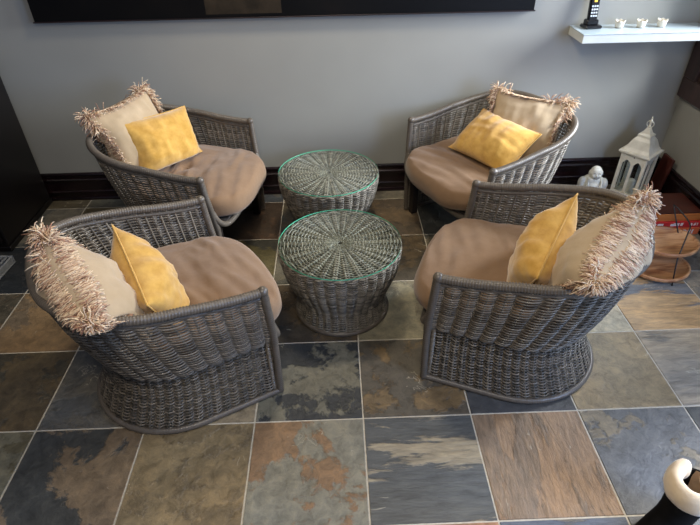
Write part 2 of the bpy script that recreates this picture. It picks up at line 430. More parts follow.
# ------------------------------------------------------------------ wicker weaving
def weave(mb, S, L, rows, ns, spu=6, bulge=.005, amp=.004, r=.0036, flat=.7, n=5, stake_r=.0045, closed=False, stakes=True, t0=0., t1=1.):
    """S(s,t)->(point, outward normal). s in 0..L steps over ns stakes"""
    N = ns*spu
    for row in range(rows):
        t = t0+(t1-t0)*(row+.5)/rows
        pts = []; jt = random.uniform(-.0006, .0006)
        for k in range(N+(0 if closed else 1)):
            s = k/N
            p, nn = S(s, t)
            cw = cos(PI*(k/spu+row)); o = amp*abs(cw)**.6*(1 if cw > 0 else -1) + bulge*(abs(cw)**.55-.6) + random.uniform(-.0004, .0004)
            pts.append(p+nn*o+Vector((0, 0, jt)))
        mb.tube(pts, r*random.uniform(.9, 1.08), n, cap=False, closed=closed, flat=flat, up=None)
    if stakes:
        for k in range(ns+(0 if closed else 1)):
            pts = [S(k/ns, t0+(t1-t0)*q/10)[0] for q in range(11)]
            mb.tube(pts, stake_r, 6, cap=True)

# --- chair: local x forward, y left, origin on floor under the arm fronts
HW, XC = .343, -.273
def plan(s, w, d, x0=0, e=.77):
    """U outline, s 0..1 from right arm front round the back to left arm front"""
    Ls = x0-XC; La = PI*(w+d)/2*.98; tot = 2*Ls+La; q = s*tot
    if q < Ls: return Vector((x0-q, -w, 0)), Vector((0, -1, 0))
    if q > tot-Ls: return Vector((XC+(q-(tot-Ls)), w, 0)), Vector((0, 1, 0))
    a = PI*(q-Ls)/La
    ca_, sa_ = cos(a), sin(a)
    px = -d*abs(sa_)**e; py = -w*(abs(ca_)**e)*(1 if ca_ > 0 else -1)
    nx = -abs(sa_)**(2-e)/d if d else 0; ny = -(abs(ca_)**(2-e))*(1 if ca_ > 0 else -1)/w
    nn = Vector((nx, ny, 0)); nn.normalize()
    return Vector((XC+px, py, 0)), nn
def rim_h(s):
    u = 1-abs(2*s-1)      # 0 at arm fronts, 1 at back
    u = min(1, u/.79); u = u*u*(3-2*u)
    return .536+.091*u
ZW = .27
def lerp(a, b, t): return a+(b-a)*t
def curve(tab, t):
    for (a, b) in zip(tab, tab[1:]):
        if t <= b[0]:
            return lerp(a[1], b[1], (t-a[0])/(b[0]-a[0]))
    return tab[-1][1]
def S_up(s, t):
    w = curve([(0, .306), (.08, .315), (.3, .325), (.6, .334), (1, .341)], t)
    d = curve([(0, .252), (.08, .272), (.3, .300), (.6, .328), (1, .351)], t)
    p, n = plan(s, w, d, curve([(0, .020), (1, 0)], t), lerp(.95, .77, t)); p = p.copy(); p.z = lerp(ZW, rim_h(s)-.006, t); return p, n
def S_lo(s, t):
    w = curve([(0, .312), (.2, .304), (.5, .294), (1, .286)], t)
    d = curve([(0, .316), (.2, .290), (.5, .256), (1, .230)], t)
    p, n = plan(s, w, d, curve([(0, .018), (1, .014)], t), 1.0); p = p.copy(); p.z = lerp(.012, .30, t); return p, n

def wrapped(mb, pts, r, pitch=.0095, n=10, amp=.10):
    """cane-wrapped pole: resample and ridge"""
    P = [Vector(p) for p in pts]; seg = [(b-a).length for a, b in zip(P, P[1:])]; L = sum(seg)
    N = max(4, int(L/(pitch/3))); out = []; rad = []
    i = 0; acc = 0
    for k in range(N+1):
        d = L*k/N
        while i < len(seg)-1 and acc+seg[i] < d: acc += seg[i]; i += 1
        out.append(P[i].lerp(P[i+1], min(1, (d-acc)/seg[i]))); rad.append(r*(1+amp*(-1.3, .5, .5)[k % 3]))
    mb.tube(out, rad, n)

def bez(a, b, c, d, n=14):
    a, b, c, d = map(Vector, (a, b, c, d))
    return [a*(1-t)**3+b*3*t*(1-t)**2+c*3*t*t*(1-t)+d*t**3 for t in [i/n for i in range(n+1)]]

def cushion_mesh():
    m = MB(); vs = []; fs = []
    NU, NV = 128, 64
    def outline(a):
        # D shape: front x=.125, sides +-.285, rounded back
        c, s_ = cos(a), sin(a)
        fx = .415 if c > 0 else .275
        e = .42 if c > 0 else .8
        x = (abs(c)**e)*(fx-.02)*(1 if c > 0 else -1)*(1-.0*abs(s_)); y = (abs(s_)**(.60))*.302*(1 if s_ > 0 else -1)
        # front slightly bowed
        if c > 0: x *= 1-.0*abs(y)
        return x-.262, y
    # profile rings from bottom centre to top centre
    ringp = []
    for i in range(NV+1):
        t = i/NV
        if t < .25: rr = t/.25*.93; z = .300-.0*t
        elif t < .55:
            a = (t-.25)/.30*PI; rr = .93+.07*sin(a); z = .355-.052*cos(a)
        else:
            q = (t-.55)/.45; rr = .93*(1-q); z = .407+.020*(1-(1-q)**2.2)
        ringp.append((rr, z))
    for (rr, z) in ringp:
        for k in range(NU):
            a = 2*PI*k/NU; x, y = outline(a)
            X, Y = -.262+(x+.262)*rr, y*rr
            Z = z
            if z > .35:
                Z += .014*noise.noise(Vector((X*7, Y*3.2, 1.3)))+.009*noise.noise(Vector((X*26+Y*6, Y*5, 4.)))+.004*noise.noise(Vector((X*60, Y*14, 7.)))*(1 if rr < .9 else .3)
                r2 = (X+.23)**2+Y*Y; Z -= .014*math.exp(-r2/.0012)
                r2 = (X+.23)**2+Y*Y; Z -= .006*math.exp(-r2/.01)
            # front lip droops over the rail
            if X > 0: Z -= 1.5*X*X
            px = .006*noise.noise(Vector((X*9, Y*9, Z*20)))*min(1, rr*1.2)
            vs.append((X+px, Y+px, Z))
    for i in range(NV):
        for k in range(NU):
            l = (k+1) % NU; fs.append((i*NU+k, i*NU+l, (i+1)*NU+l, (i+1)*NU+k))
    m.add(vs, fs); return m

def make_chair():
    root = empty('wicker_tub_chair')
    m = MB(); weave(m, S_up, 1, 48, 28, amp=.0032, r=.0036, flat=.62, stake_r=.0045, spu=8, bulge=.0085); m.build('woven_backrest', M_WICK, root)
    m = MB(); weave(m, S_lo, 1, 43, 44, amp=.0030, r=.0036, flat=.62, stake_r=.0040, bulge=.0060); m.build('woven_base', M_WICK, root)
    # rim
    m = MB(); pts = []
    for k in range(81):
        s = k/80; p, n = plan(s, HW, .353); p = p.copy(); p.z = rim_h(s); pts.append(p)
    wrapped(m, pts, .0155); m.build('rim', M_WRAP, root)
    # second slim rail under the rim, outside
    m = MB(); pts = []
    for k in range(81):
        s = k/80; p, n = plan(s, HW-.004, .349); p = p.copy(); p.z = rim_h(s)-.026; pts.append(p)
    m.tube(pts, .008, 8); m.build('under_rail', M_WRAP, root)
    for sy in (-1, 1):
        m = MB()
        pp = bez((.002, sy*.343, .538), (.008, sy*.34, .44), (.02, sy*.328, .36), (.024, sy*.316, .27), 12)
        wrapped(m, pp, .0150, pitch=.0105, amp=.09)
        m.ball((0, sy*.343, .538), (.019, .019, .018), 12, 8)
        m.build('front_post', M_WRAP, root)
        m = MB(); pp = bez((.024, sy*.314, .30), (.026, sy*.313, .2), (.024, sy*.313, .1), (.022, sy*.313, .006), 10)
        wrapped(m, pp, .0135, pitch=.0105, amp=.09); m.build('front_leg', M_WRAP, root)
        # braided edging behind the post
        m = MB()
        for ph in (0, PI):
            pts = [Vector((.004+.006*cos(z*260+ph)+.0, sy*(.302-.006*((z)/.28)**2+.008*sin(z*260+ph)), z)) for z in [.02+.26*q/60 for q in range(61)]]
            m.tube(pts, .0048, 6)
        m.build('braided_edge', M_WICK, root)
        # inner block foot
        m = MB(); m.box(-.02, .02, sy*.270-.018, sy*.270+.018, 0, .29, bev=.004); m.build('foot_block', M_DARKWOOD, root)
    # foot ring
    m = MB(); pts = []
    for k in range(61):
        p, n = plan(k/60, .313, .318, .022, 1.0); p = p.copy(); p.z = .013; pts.append(p)
    wrapped(m, pts, .0125, amp=.05); m.build('foot_ring', M_WRAP, root)
    # front seat rail sagging between the posts
    m = MB()
    wrapped(m, bez((.018, -.322, .36), (.06, -.32, .235), (.06, -.20, .255), (.06, 0, .255), 12)+bez((.06, 0, .255), (.06, .20, .255), (.06, .32, .235), (.018, .322, .36), 12)[1:], .0135, amp=.05)
    m.build('front_rail', M_WRAP, root)
    # seat deck
    m = MB(); pts = []
    for k in range(41):
        p, n = plan(k/40, .285, .225, .05, 1.0); pts.append((p.x, p.y, .282))
    lo = [(x, y, .27) for x, y, z in pts]
    k = len(pts); m.add(pts+lo, [tuple(range(k)), tuple(range(k, 2*k))[::-1]]+[(i, (i+1) % k, k+(i+1) % k, k+i) for i in range(k)], 0, False)
    recalc(m.build('seat_deck', M_CORE, root))
    recalc(cushion_mesh().build('seat_cushion', M_SEAT, root))
    m = MB(); m.ball((-.232, 0, .408), (.007, .007, .0035), 10, 6); m.build('tuft_button', M_SEAT, root)
    return root

CH = [((.721, .408), 27.5, 'front left grey wicker tub chair facing right, brown cushion, nearest the left side'),
      ((1.593, .462), 156.8, 'front right grey wicker tub chair facing left, bluish light on its rounded back'),
      ((.5985, 1.2155), -11.9, 'back left grey wicker tub chair against the wall, beside the dark cabinet'),
      ((1.6825, 1.19), 204.7, 'back right grey wicker tub chair under the white shelf, nearest the small stone statue')]
proto = make_chair(); chairs = []
for i, (p, a, lab) in enumerate(CH):
    c = proto if i == 0 else copy_tree(proto)
    c.location = (p[0], p[1], 0); c.rotation_euler = (0, 0, math.radians(a))
    tag(c, lab, 'chair', 'wicker tub chairs around the drum tables'); chairs.append(c)

# ------------------------------------------------------------------ drum tables
def make_table():
    root = empty('wicker_drum_table')
    tab = [(0, .203), (.1, .196), (.2, .190), (.32, .196), (.5, .222), (.7, .245), (.88, .256), (1, .258)]
    def S(s, t):
        # smooth radius
        r = (curve(tab, max(0, t-.04))+curve(tab, t)+curve(tab, min(1, t+.04)))/3; a = 2*PI*s
        n = Vector((cos(a), sin(a), 0)); return Vector((r*n.x, r*n.y, lerp(.012, .347, t))), n
    m = MB(); weave(m, S, 1, 56, 36, amp=.0028, r=.0038, flat=.62, closed=True, stake_r=.005, bulge=.0075); m.build('woven_side', M_WTAB, root)
    m = MB(); pts = [(.205*cos(2*PI*k/60), .205*sin(2*PI*k/60), .012) for k in range(60)]
    m.tube(pts, .011, 8, closed=True); m.build('foot_ring', M_WRAP, root)
    # top: radial stakes, weave rings
    m = MB(); NS = 30
    for k in range(NS):
        a = 2*PI*k/NS
        for dd in (-.0056, .0056):
            pts = [(r_*cos(a)-dd*min(1, r_/.08)*sin(a), r_*sin(a)+dd*min(1, r_/.08)*cos(a), .3495) for r_ in (.008, .06, .12, .19, .252)]
            m.tube(pts, [.0022, .0052, .0056, .0056, .0054], 6)
    m.build('radial_stakes', M_WTAB, root)
    m = MB()
    q = 0; r_ = .062
    while r_ < .252:
        N = NS*4; pts = []
        for k in range(N):
            a = 2*PI*k/N; pts.append((r_*cos(a), r_*sin(a), .3490+.0062*cos(PI*(k/4+q))))
        m.tube(pts, .0034, 5, closed=True); r_ += .0076; q += 1
    for r_ in (.016, .026, .036, .046, .055):
        pts = [(r_*cos(2*PI*k/80), r_*sin(2*PI*k/80), .349+.004*cos(PI*(k/4+q))) for k in range(80)]; q += 1
        m.tube(pts, .0026, 5, closed=True)
    m.build('woven_top', M_WTAB, root)
    m = MB(); m.lathe([(.0, .3425), (.25, .3425), (.25, .338), (0, .338)], 48); m.build('top_backing', M_CORE, root)
    m = MB()
    for ph in (0, PI):
        pts = [((.256+.004*cos(k*.9+ph))*cos(2*PI*k/160), (.256+.004*cos(k*.9+ph))*sin(2*PI*k/160), .346+.004*sin(k*.9+ph)) for k in range(160)]
        m.tube(pts, .0045, 5, closed=True)
    m.build('braided_border', M_WTAB, root)
    m = MB(); n = 96
    m.lathe([(0.0001, .3615), (.259, .3615), (.2615, .3605)], n, mi=0, smooth=False)
    m.lathe([(.2615, .3605), (.2615, .3560)], n, mi=1)
    m.lathe([(.2615, .3560), (.259, .3555), (.0001, .3555)], n, mi=0, smooth=False)
    recalc(m.build('glass_top', [M_GLASS, M_GLEDGE], root))
    return root
tb = make_table(); tb.location = (1.135, .634, 0)
tag(tb, 'nearer grey wicker drum table with glass top, standing between the two front chairs', 'table', 'wicker drum tables')
tb2 = copy_tree(tb); tb2.location = (1.087, 1.284, 0); tb2.rotation_euler.z = .05
tag(tb2, 'farther grey wicker drum table with glass top, closest to the back wall', 'table', 'wicker drum tables')

# ------------------------------------------------------------------ throw pillows
PEX = .68
def pillow_pt(u, v, S, Tk, pinch, seed, side, bend=0, asp=1.0):
    q = (max(0, 1-abs(u)**2.4)*max(0, 1-abs(v)**2.4))**PEX
    x = u*S*(1-pinch*(1-v*v)*abs(u)**1.5); y = v*S*asp*(1-pinch*(1-u*u)*abs(v)**1.5)
    nz = noise.noise(Vector((x*8+seed, y*8, side*3.)))*.016+noise.noise(Vector((x*26+seed, y*9, side*5.)))*.010+noise.noise(Vector((x*12+seed, y*40, side*7.)))*.004
    # radial creases at corners
    z = side*Tk*q + nz*q**.5*1.3 + bend*(u*u)
    return Vector((x, y, z))
def make_pillow(name, S, Tk, mat, pinch=.09, seed=0, piping=None, fringe=(), bend=0, asp=1.0, fl=.058, fd=260, pose=None):
    """local x width, y up, z front; half size S"""
    root = empty(name); N = 36
    Mw = pose_matrix(*pose); grav = (Mw.to_3x3().inverted() @ Vector((0, 0, -1)))
    m = MB(); vs = []; idx = {}
    for side in (1, -1):
        for i in range(N+1):
            for j in range(N+1):
                if side == -1 and (i in (0, N) or j in (0, N)): idx[(side, i, j)] = idx[(1, i, j)]; continue
                u = sin((i/N*2-1)*PI/2*.999)*.5+(i/N*2-1)*.5; v = sin((j/N*2-1)*PI/2*.999)*.5+(j/N*2-1)*.5
                idx[(side, i, j)] = len(vs); vs.append(pillow_pt(u, v, S, Tk, pinch, seed, side, bend, asp))
    fs = []
    for side in (1, -1):
        for i in range(N):
            for j in range(N):
                q = [idx[(side, i, j)], idx[(side, i+1, j)], idx[(side, i+1, j+1)], idx[(side, i, j+1)]]
                fs.append(q if side == 1 else q[::-1])
    m.add(vs, fs); m.build('pillow_body', mat, root)
    edge = lambda e, t: {'top': (t, 1), 'bottom': (t, -1), 'left': (-1, t), 'right': (1, t)}[e]
    if piping:
        pts = []
        for e, rev in (('bottom', 0), ('right', 0), ('top', 1), ('left', 1)):
            for k in range(30):
                t = -1+2*k/30
                if rev: t = -t
                u, v = edge(e, t); pts.append(pillow_pt(u, v, S, Tk, pinch, seed, 1, bend, asp)*1.006)
        m = MB(); m.tube(pts, .0034, 6, closed=True); m.build('piping', piping, root)
    if fringe:
        m = MB(); R_ = random.Random(seed+3)
        for e in fringe:
            od = {'top': Vector((0, 1, 0)), 'bottom': Vector((0, -1, 0)), 'left': Vector((-1, 0, 0)), 'right': Vector((1, 0, 0))}[e]
            al = Vector((1, 0, 0)) if e in ('top', 'bottom') else Vector((0, 1, 0))
            for k in range(fd):
                t = R_.uniform(-1, 1); u, v = edge(e, t)
                sd = R_.choice((-1, 1) if pose[0] < 2 else (-1, 1, 1))
                inn = R_.uniform(0, .012)/S
                p = pillow_pt(u*(1-inn) if abs(u) == 1 else u, v*(1-inn) if abs(v) == 1 else v, S, Tk, pinch, seed, sd, bend, asp); L = fl*R_.uniform(.65, 1.25)
                d = (od*R_.uniform(.2, 1)+al*R_.gauss(0, .45)+Vector((0, 0, sd*abs(R_.gauss(0, .55))))).normalized()
                pts = [p]
                for q in range(1, 6):
                    d = (d+grav*.26+Vector((R_.gauss(0, .2), R_.gauss(0, .2), R_.gauss(0, .2)))).normalized()
                    w = pts[-1]+d*L/5
                    uu, vv_ = w.x/S, w.y/(S*asp)
                    if abs(uu) < 1 and abs(vv_) < 1:
                        zs = Tk*(max(0, 1-abs(uu)**2.4)*max(0, 1-abs(vv_)**2.4))**PEX+.005*q/5+bend*uu*uu*sd
                        if w.z*sd < zs and abs(w.z) < zs:
                            d = (Vector((0, 0, sd))+al*R_.gauss(0, .35)-od*.15).normalized(); w = pts[-1]+d*L/5
                    pts.append(w)
                m.tube(pts, [.0013, .0018, .0018, .0018, .0016, .0013], 4)
        tag(m.build('fringe', M_FRINGE, root), kind='stuff')
    return root

def pose_matrix(ci, c, lean, yaw, roll):
    cl, ca_, _ = CH[ci]
    return (Matrix.Translation((cl[0], cl[1], 0)) @ Matrix.Rotation(math.radians(ca_), 4, 'Z') @ Matrix.Translation(c) @ Matrix.Rotation(math.radians(yaw), 4, 'Z')
            @ Matrix.Rotation(math.radians(-lean), 4, 'Y') @ Matrix(((0, 0, 1, 0), (1, 0, 0, 0), (0, 1, 0, 0), (0, 0, 0, 1))) @ Matrix.Rotation(math.radians(roll), 4, 'Z'))
def settle(root, ci):
    """press the soft pillow onto the seat cushion and against the woven wall"""
    cl, ca_, _ = CH[ci]; Mc = Matrix.Translation((cl[0], cl[1], 0)) @ Matrix.Rotation(math.radians(ca_), 4, 'Z')
    A = Mc.inverted() @ root.matrix_world; Ai = A.inverted()
    for ch in children(root):
        fr = ch.name.startswith('fringe')
        for v in ch.data.vertices:
            p = A @ v.co
            zf = .422
            if p.z < zf+.05: 
                q = zf+.05-p.z; p.z = zf+.05-.05*(1-math.exp(-q/.05))
            x, y = p.x-XC, p.y
            w_, d_ = .318, .322
            rh = .536+.091*min(1, max(0, -p.x/.45))
            ex = max(0, p.z-(rh-.03)); ex = min(.16, ex*2.4+(.02 if fr and ex > 0 else 0))
            w_ += ex; d_ += ex
            if x >= 0: r_ = abs(y)/w_
            else: r_ = ((abs(x)/d_)**2.3+(abs(y)/w_)**2.3)**(1/2.3)
            if r_ > .9:
                k = (.9+.1*(1-math.exp(-(r_-.9)/.1)))/r_
                p.y *= k
                if x < 0: p.x = XC+x*k
            v.co = Ai @ p
        ch.data.update()
BG, YG = 'fringed beige pillows on the tub chairs', 'mustard pillows on the tub chairs'
PIL = [
 (0, (-.479, -.150, .525), 17, 5, 15, 'fringed beige pillow seen edge-on, leaning in the front left wicker chair'),
 (1, (-.480, .150, .542), 17, -14, -17, 'fringed beige pillow leaning on the rounded back of the front right chair'),
 (2, (-.475, -.002, .565), 25, -18, 3, 'fringed beige pillow standing upright in the back left wicker chair'),
 (3, (-.42, .045, .525), 32, 28, 0, 'fringed beige pillow behind the mustard one in the back right chair')]
for k, (ci, c, ln, yw, rl, lab) in enumerate(PIL):
    pl = make_pillow('fringed_pillow', .210 if ci < 2 else .195, .13 if ci < 2 else .10, M_BEIGE, seed=1+k, fringe=('top', 'left', 'right'), bend=.01, fl=.044 if ci < 2 else .044, fd=900 if ci < 2 else 480, pose=(ci, c, ln, yw, rl))
    pl.matrix_world = pose_matrix(ci, c, ln, yw, rl); settle(pl, ci); tag(pl, lab, 'pillow', BG)
PEX = .56
YEL = [
 (0, (-.305, -.075, .505), 18, -2, 14, 'mustard pillow with one pointed corner up in the front left chair'),
 (1, (-.305, .060, .520), 18, -5, -22, 'mustard pillow leaning on its corner in the front right chair'),
 (2, (-.35, .030, .530), 22, -26, -5, 'mustard pillow facing the tables in the back left chair'),
 (3, (-.255, .03, .500), 52, 12, -4, 'mustard pillow lying slanted in the back right chair below the shelf')]
for k, (ci, c, ln, yw, rl, lab) in enumerate(YEL):
    pl = make_pillow('throw_pillow', .188, .088, M_MUST, seed=(15, 31, 17, 18)[k], piping=M_MUST2, pinch=.055, asp=.76, pose=(ci, c, ln, yw, rl))
    pl.matrix_world = pose_matrix(ci, c, ln, yw, rl); settle(pl, ci); tag(pl, lab, 'pillow', YG)

# ------------------------------------------------------------------ painting
t = MT('dark_canvas'); v = t.co()
sx = t.node('ShaderNodeSeparateXYZ'); t.link(v, sx.inputs[0])
n = t.noise(3, 5, .6, v)
base = t.ramp(n.outputs['Fac'], [(.3, rgb(4, 4, 5)), (.6, rgb(10, 9, 9)), (.8, rgb(20, 15, 12))])
def band(lo, hi, out):
    a = t.node('ShaderNodeMath', operation='GREATER_THAN'); a.inputs[1].default_value = lo; t.link(out, a.inputs[0])
    b = t.node('ShaderNodeMath', operation='LESS_THAN'); b.inputs[1].default_value = hi; t.link(out, b.inputs[0])
    c = t.node('ShaderNodeMath', operation='MULTIPLY'); t.link(a.outputs[0], c.inputs[0]); t.link(b.outputs[0], c.inputs[1]); return c.outputs[0]
bx = band(.50, .88, sx.outputs[0]); bz = band(1.048, 1.5, sx.outputs[2])
bb = t.node('ShaderNodeMath', operation='MULTIPLY'); t.link(bx, bb.inputs[0]); t.link(bz, bb.inputs[1])
mx = t.node('ShaderNodeMix', data_type='RGBA'); t.link(bb.outputs[0], mx.inputs['Factor']); t.link(base, mx.inputs[6])
br = t.ramp(t.noise(9, 4, .6, v).outputs['Fac'], [(.3, rgb(34, 29, 22)), (.7, rgb(56, 47, 36))]); t.link(br, mx.inputs[7])
t.link(mx.outputs[2], t.b.inputs['Base Color']); t.set(Roughness=.5); t.b.inputs['Specular IOR Level'].default_value = .15; M_ART = t.m
root = empty('canvas_painting', (0, 0, 0))
m = MB(); m.box(-.362, 2.165, WY-.038, WY-.002, 1.032, 1.75, bev=.002); m.build('canvas', M_ART, root)
m = MB(); m.box(-.37, 2.172, WY-.040, WY-.001, 1.026, 1.0318, bev=.001); m.build('canvas_edge', noisy('art_edge', rgb(40, 20, 20), rgb(20, 14, 14), 5, .5), root)
tag(root, 'wide dark abstract canvas with a brown block hung high on the grey wall', 'painting')

# ------------------------------------------------------------------ shelf and things on it
root = empty('wall_shelf', (0, 0, 0))
m = MB(); m.box(2.385, 3.06, 1.532, WY, .900, .941, bev=.002); m.build('shelf_board', M_WHITE, root)
m = MB(); m.box(2.383, 3.062, 1.530, WY, .9415, .945, bev=.001); m.build('shelf_top', noisy('pale_glass_top', rgb(176, 192, 200), rgb(188, 202, 208), 6, .06, bs=.01), root)
tag(root, 'white floating wall shelf with glossy top below the window corner', 'shelf')
root = empty('cordless_phone', (2.470, 1.662, .9451), .1)
m = MB(); m.box(-.045, .045, -.038, .038, 0, .016, bev=.006); m.box(-.032, .032, -.014, .03, .014, .04, bev=.005); m.build('charging_cradle', M_BLK, root)
m = MB(); Mh = Matrix.Translation((0, .004, .022)) @ Matrix.Rotation(math.radians(-8), 4, 'X')
m.box(-.025, .025, -.012, .012, 0, .165, Mh, bev=.006); h = m.build('handset', M_BLK, root)
m = MB()
for r_ in range(4):
    for c_ in range(3):
        m.box(-.017+c_*.0125, -.008+c_*.0125, -.0135, -.0115, .03+r_*.015, .038+r_*.015, Mh, bev=.0008)
m.build('keypad', M_KEY, h)
m = MB(); m.box(-.008, .008, -.0135, -.0115, .098, .14, Mh, bev=.0008); m.build('display', M_DISP, h)
tag(root, 'black cordless phone upright in its cradle on the white shelf', 'telephone')
def cup(x, y, lab):
    root = empty('tealight_holder', (x, y, .9451))
    m = MB(); n = 48; vs = []; fs = []
    pr = [(.014, 0), (.018, .001), (.021, .012), (.023, .026), (.026, .036), (.0235, .0365), (.0205, .026), (.018, .012), (.001, .009)]
    for i, (r_, z) in enumerate(pr):
        for k in range(n):
            a = 2*PI*k/n; w_ = cos(6*a)
            rr = r_*(1+.05*w_*(z/.036)); zz = z+(.0026*w_ if i in (4, 5) else 0)
            vs.append((rr*cos(a), rr*sin(a), zz))
    for i in range(len(pr)-1):
        for k in range(n):
            l = (k+1) % n; fs.append((i*n+k, i*n+l, (i+1)*n+l, (i+1)*n+k))
    fs.append(tuple(range(n))[::-1]); m.add(vs, fs); m.build('petal_cup', M_CUP, root)
    m = MB(); m.lathe([(.0185, .010), (.0185, .022), (.001, .022)], 24); m.build('candle', M_WAX, root)
    tag(root, lab, 'candle holder', 'white tealight holders on the shelf')
cup(2.610, 1.645, 'small white petal-rimmed tealight holder nearest the black phone')
cup(2.720, 1.640, 'middle one of the three small white petal-rimmed tealight holders')
cup(2.830, 1.645, 'small white petal-rimmed tealight holder nearest the window')

# ------------------------------------------------------------------ lantern
root = empty('lantern', (2.897, 1.560, 0), math.radians(-51))
W = .068; H = .285
m = MB()
m.box(-W-.012, W+.012, -W-.012, W+.012, 0, .014, bev=.003); m.box(-W, W, -W, W, .014, .030, bev=.002)
m.build('base', M_LANT, root)
for sx_ in (-1, 1):
    for sy_ in (-1, 1):
        m = MB(); m.box(sx_*W-.008, sx_*W+.008, sy_*W-.008, sy_*W+.008, .030, H, bev=.002); m.build('corner_post', M_LANT, root)
def side_panel(k):
    """pair of gothic arches between posts, one panel per side"""
    A = Matrix.Rotation(k*PI/2, 4, 'Z'); m = MB()
    w2 = W-.008; t_ = .004
    def slab(pts2):  # extrude polygon in x,z at y=-W
        n = len(pts2)
        vs = [A @ Vector((x, -W-t_, z)) for x, z in pts2]+[A @ Vector((x, -W+t_, z)) for x, z in pts2]
        m.add(vs, [tuple(range(n)), tuple(range(n, 2*n))[::-1]]+[(i, n+i, n+(i+1) % n, (i+1) % n) for i in range(n)], 0, False)
    slab([(-.004, .04), (.004, .04), (.004, .262), (-.004, .262)])
    slab([(-w2, .03), (w2, .03), (w2, .042), (-w2, .042)])
    for s_ in (-1, 1):
        x0, x1 = (.004, w2) if s_ > 0 else (-w2, -.004)
        mid = (x0+x1)/2; zs, za, zt = .212, .246, .272
        def zc(x):
            u = abs(x-mid)/((x1-x0)/2); return zs+(za-zs)*(1-u**1.8)
        N = 12
        for i in range(N):
            a_, b_ = lerp(x0, x1, i/N), lerp(x0, x1, (i+1)/N)
            slab([(a_, zc(a_)), (b_, zc(b_)), (b_, zt), (a_, zt)])
        slab([(x0, .042), (x0+.004, .042), (x0+.004, zs+.004), (x0, zs+.004)]); slab([(x1-.004, .042), (x1, .042), (x1, zs+.004), (x1-.004, zs+.004)])
    recalc(m.build('arched_panel', M_LANT, root))
    m = MB(); m.box(-w2, w2, -W+.0045, -W+.0065, .042, .262, A); m.build('glass_pane', M_PANE, root)
for k in range(4): side_panel(k)
m = MB()
def sq_ring(prof, m):
    vs = []; 
    for (r_, z) in prof: vs += [(-r_, -r_, z), (r_, -r_, z), (r_, r_, z), (-r_, r_, z)]
    fs = []
    for i in range(len(prof)-1):
        for k in range(4): fs.append((i*4+k, i*4+(k+1) % 4, i*4+4+(k+1) % 4, i*4+4+k))
    fs.append((3, 2, 1, 0)); e = (len(prof)-1)*4; fs.append((e, e+1, e+2, e+3)); m.add(vs, fs, 0, False)
sq_ring([(.066, .270), (.078, .278), (.090, .288), (.090, .298), (.076, .303), (.066, .318), (.058, .338), (.048, .362), (.036, .378), (.034, .384), (.022, .386)], m)
m.build('roof', M_LANT, root)
m = MB(); sq_ring([(.034, .384), (.036, .388), (.034, .394), (.022, .402), (.014, .420), (.010, .430), (.006, .432)], m); m.build('cap', M_LANT, root)
m = MB(); m.lathe([(.006, .43), (.009, .436), (.006, .442), (.005, .458), (.0085, .463), (.0085, .47), (.004, .478), (.002, .492), (.0005, .496)], 16); m.build('finial', M_LANT, root)
m = MB(); m.tube([(.019*cos(2*PI*k/28), 0, .452+.019*sin(2*PI*k/28)) for k in range(28)], .0022, 6, closed=True); m.build('ring_handle', M_LANT, root)
tag(root, 'cream painted lantern with gothic arched panes and pyramid roof in the corner', 'lantern')
m = MB(); m.lathe([(.0, 0), (.024, 0), (.025, .002), (.025, .07), (.022, .074), (.0, .072)], 24)
cd = m.build('candle', M_WAX, None, (2.897, 1.560, .0301)); tag(cd, 'thick cream candle standing inside the cream lantern', 'candle')

# red-brown board leaning in the corner behind the lantern
m = MB(); Mb = RW @ Matrix.Translation((-.064, -.16, 0)) @ Matrix.Rotation(math.radians(6), 4, 'Y')
m.box(-.008, .008, -.055, .05, 0, .25, Mb, bev=.002)
tag(m.build('wooden_board', M_REDWD), 'red-brown wooden board leaning on the right wall behind the lantern', 'board')

# ------------------------------------------------------------------ stone statue (seated laughing monk)
root = empty('stone_statue', (2.635, 1.50, 0), math.radians(-14))
import bmesh
m = MB()
m.ball((0, .01, .040), (.098, .072, .042), 24, 12)          # crossed legs / robe
m.ball((0, .012, .092), (.066, .058, .062), 24, 14)          # belly
m.ball((0, .015, .130), (.062, .045, .040), 24, 12)          # chest / shoulders
for s_ in (-1, 1):
    m.ball((s_*.058, .010, .112), (.026, .030, .042), 14, 10)
    m.ball((s_*.066, -.018, .072), (.022, .030, .022), 14, 10)
    m.ball((s_*.060, -.045, .035), (.034, .026, .024), 14, 10)
    m.ball((s_*.040, -.062, .062), (.014, .014, .010), 12, 8)
m.ball((0, .006, .160), (.030, .028, .018), 16, 8)           # neck
m.ball((0, .000, .192), (.033, .035, .039), 24, 16)          # head
m.ball((0, -.012, .178), (.029, .025, .022), 18, 10)         # cheeks / jaw
for s_ in (-1, 1):
    m.ball((s_*.034, .004, .186), (.005, .009, .018), 10, 8)
    m.ball((s_*.016, -.030, .182), (.009, .008, .008), 10, 8)
m.ball((0, -.037, .186), (.006, .006, .007), 10, 8)
body = m.build('statue_body', M_STONE, root)
rm = body.modifiers.new('merge', 'REMESH'); rm.mode = 'VOXEL'; rm.voxel_size = .0028; rm.use_smooth_shade = True
sm = body.modifiers.new('smooth', 'SMOOTH'); sm.iterations = 3; sm.factor = .5
M_LINE = noisy('stone_shadow_line', rgb(96, 92, 84), rgb(118, 114, 106), 30, .8)
for s_ in (-1, 1):
    m = MB(); m.tube([(s_*.013+.007*cos(a), -.0345-.0005*0, .1965+.004*sin(a)) for a in [PI*q/8 for q in range(9)]], .0013, 5); m.build('carved_eye', M_LINE, root)
m = MB()
m.tube([(.013*cos(a), -.0385+.004*abs(cos(a)), .173-.006*sin(a)) for a in [PI*q/10 for q in range(11)]], .0014, 5)
m.build('carved_mouth', M_LINE, root)
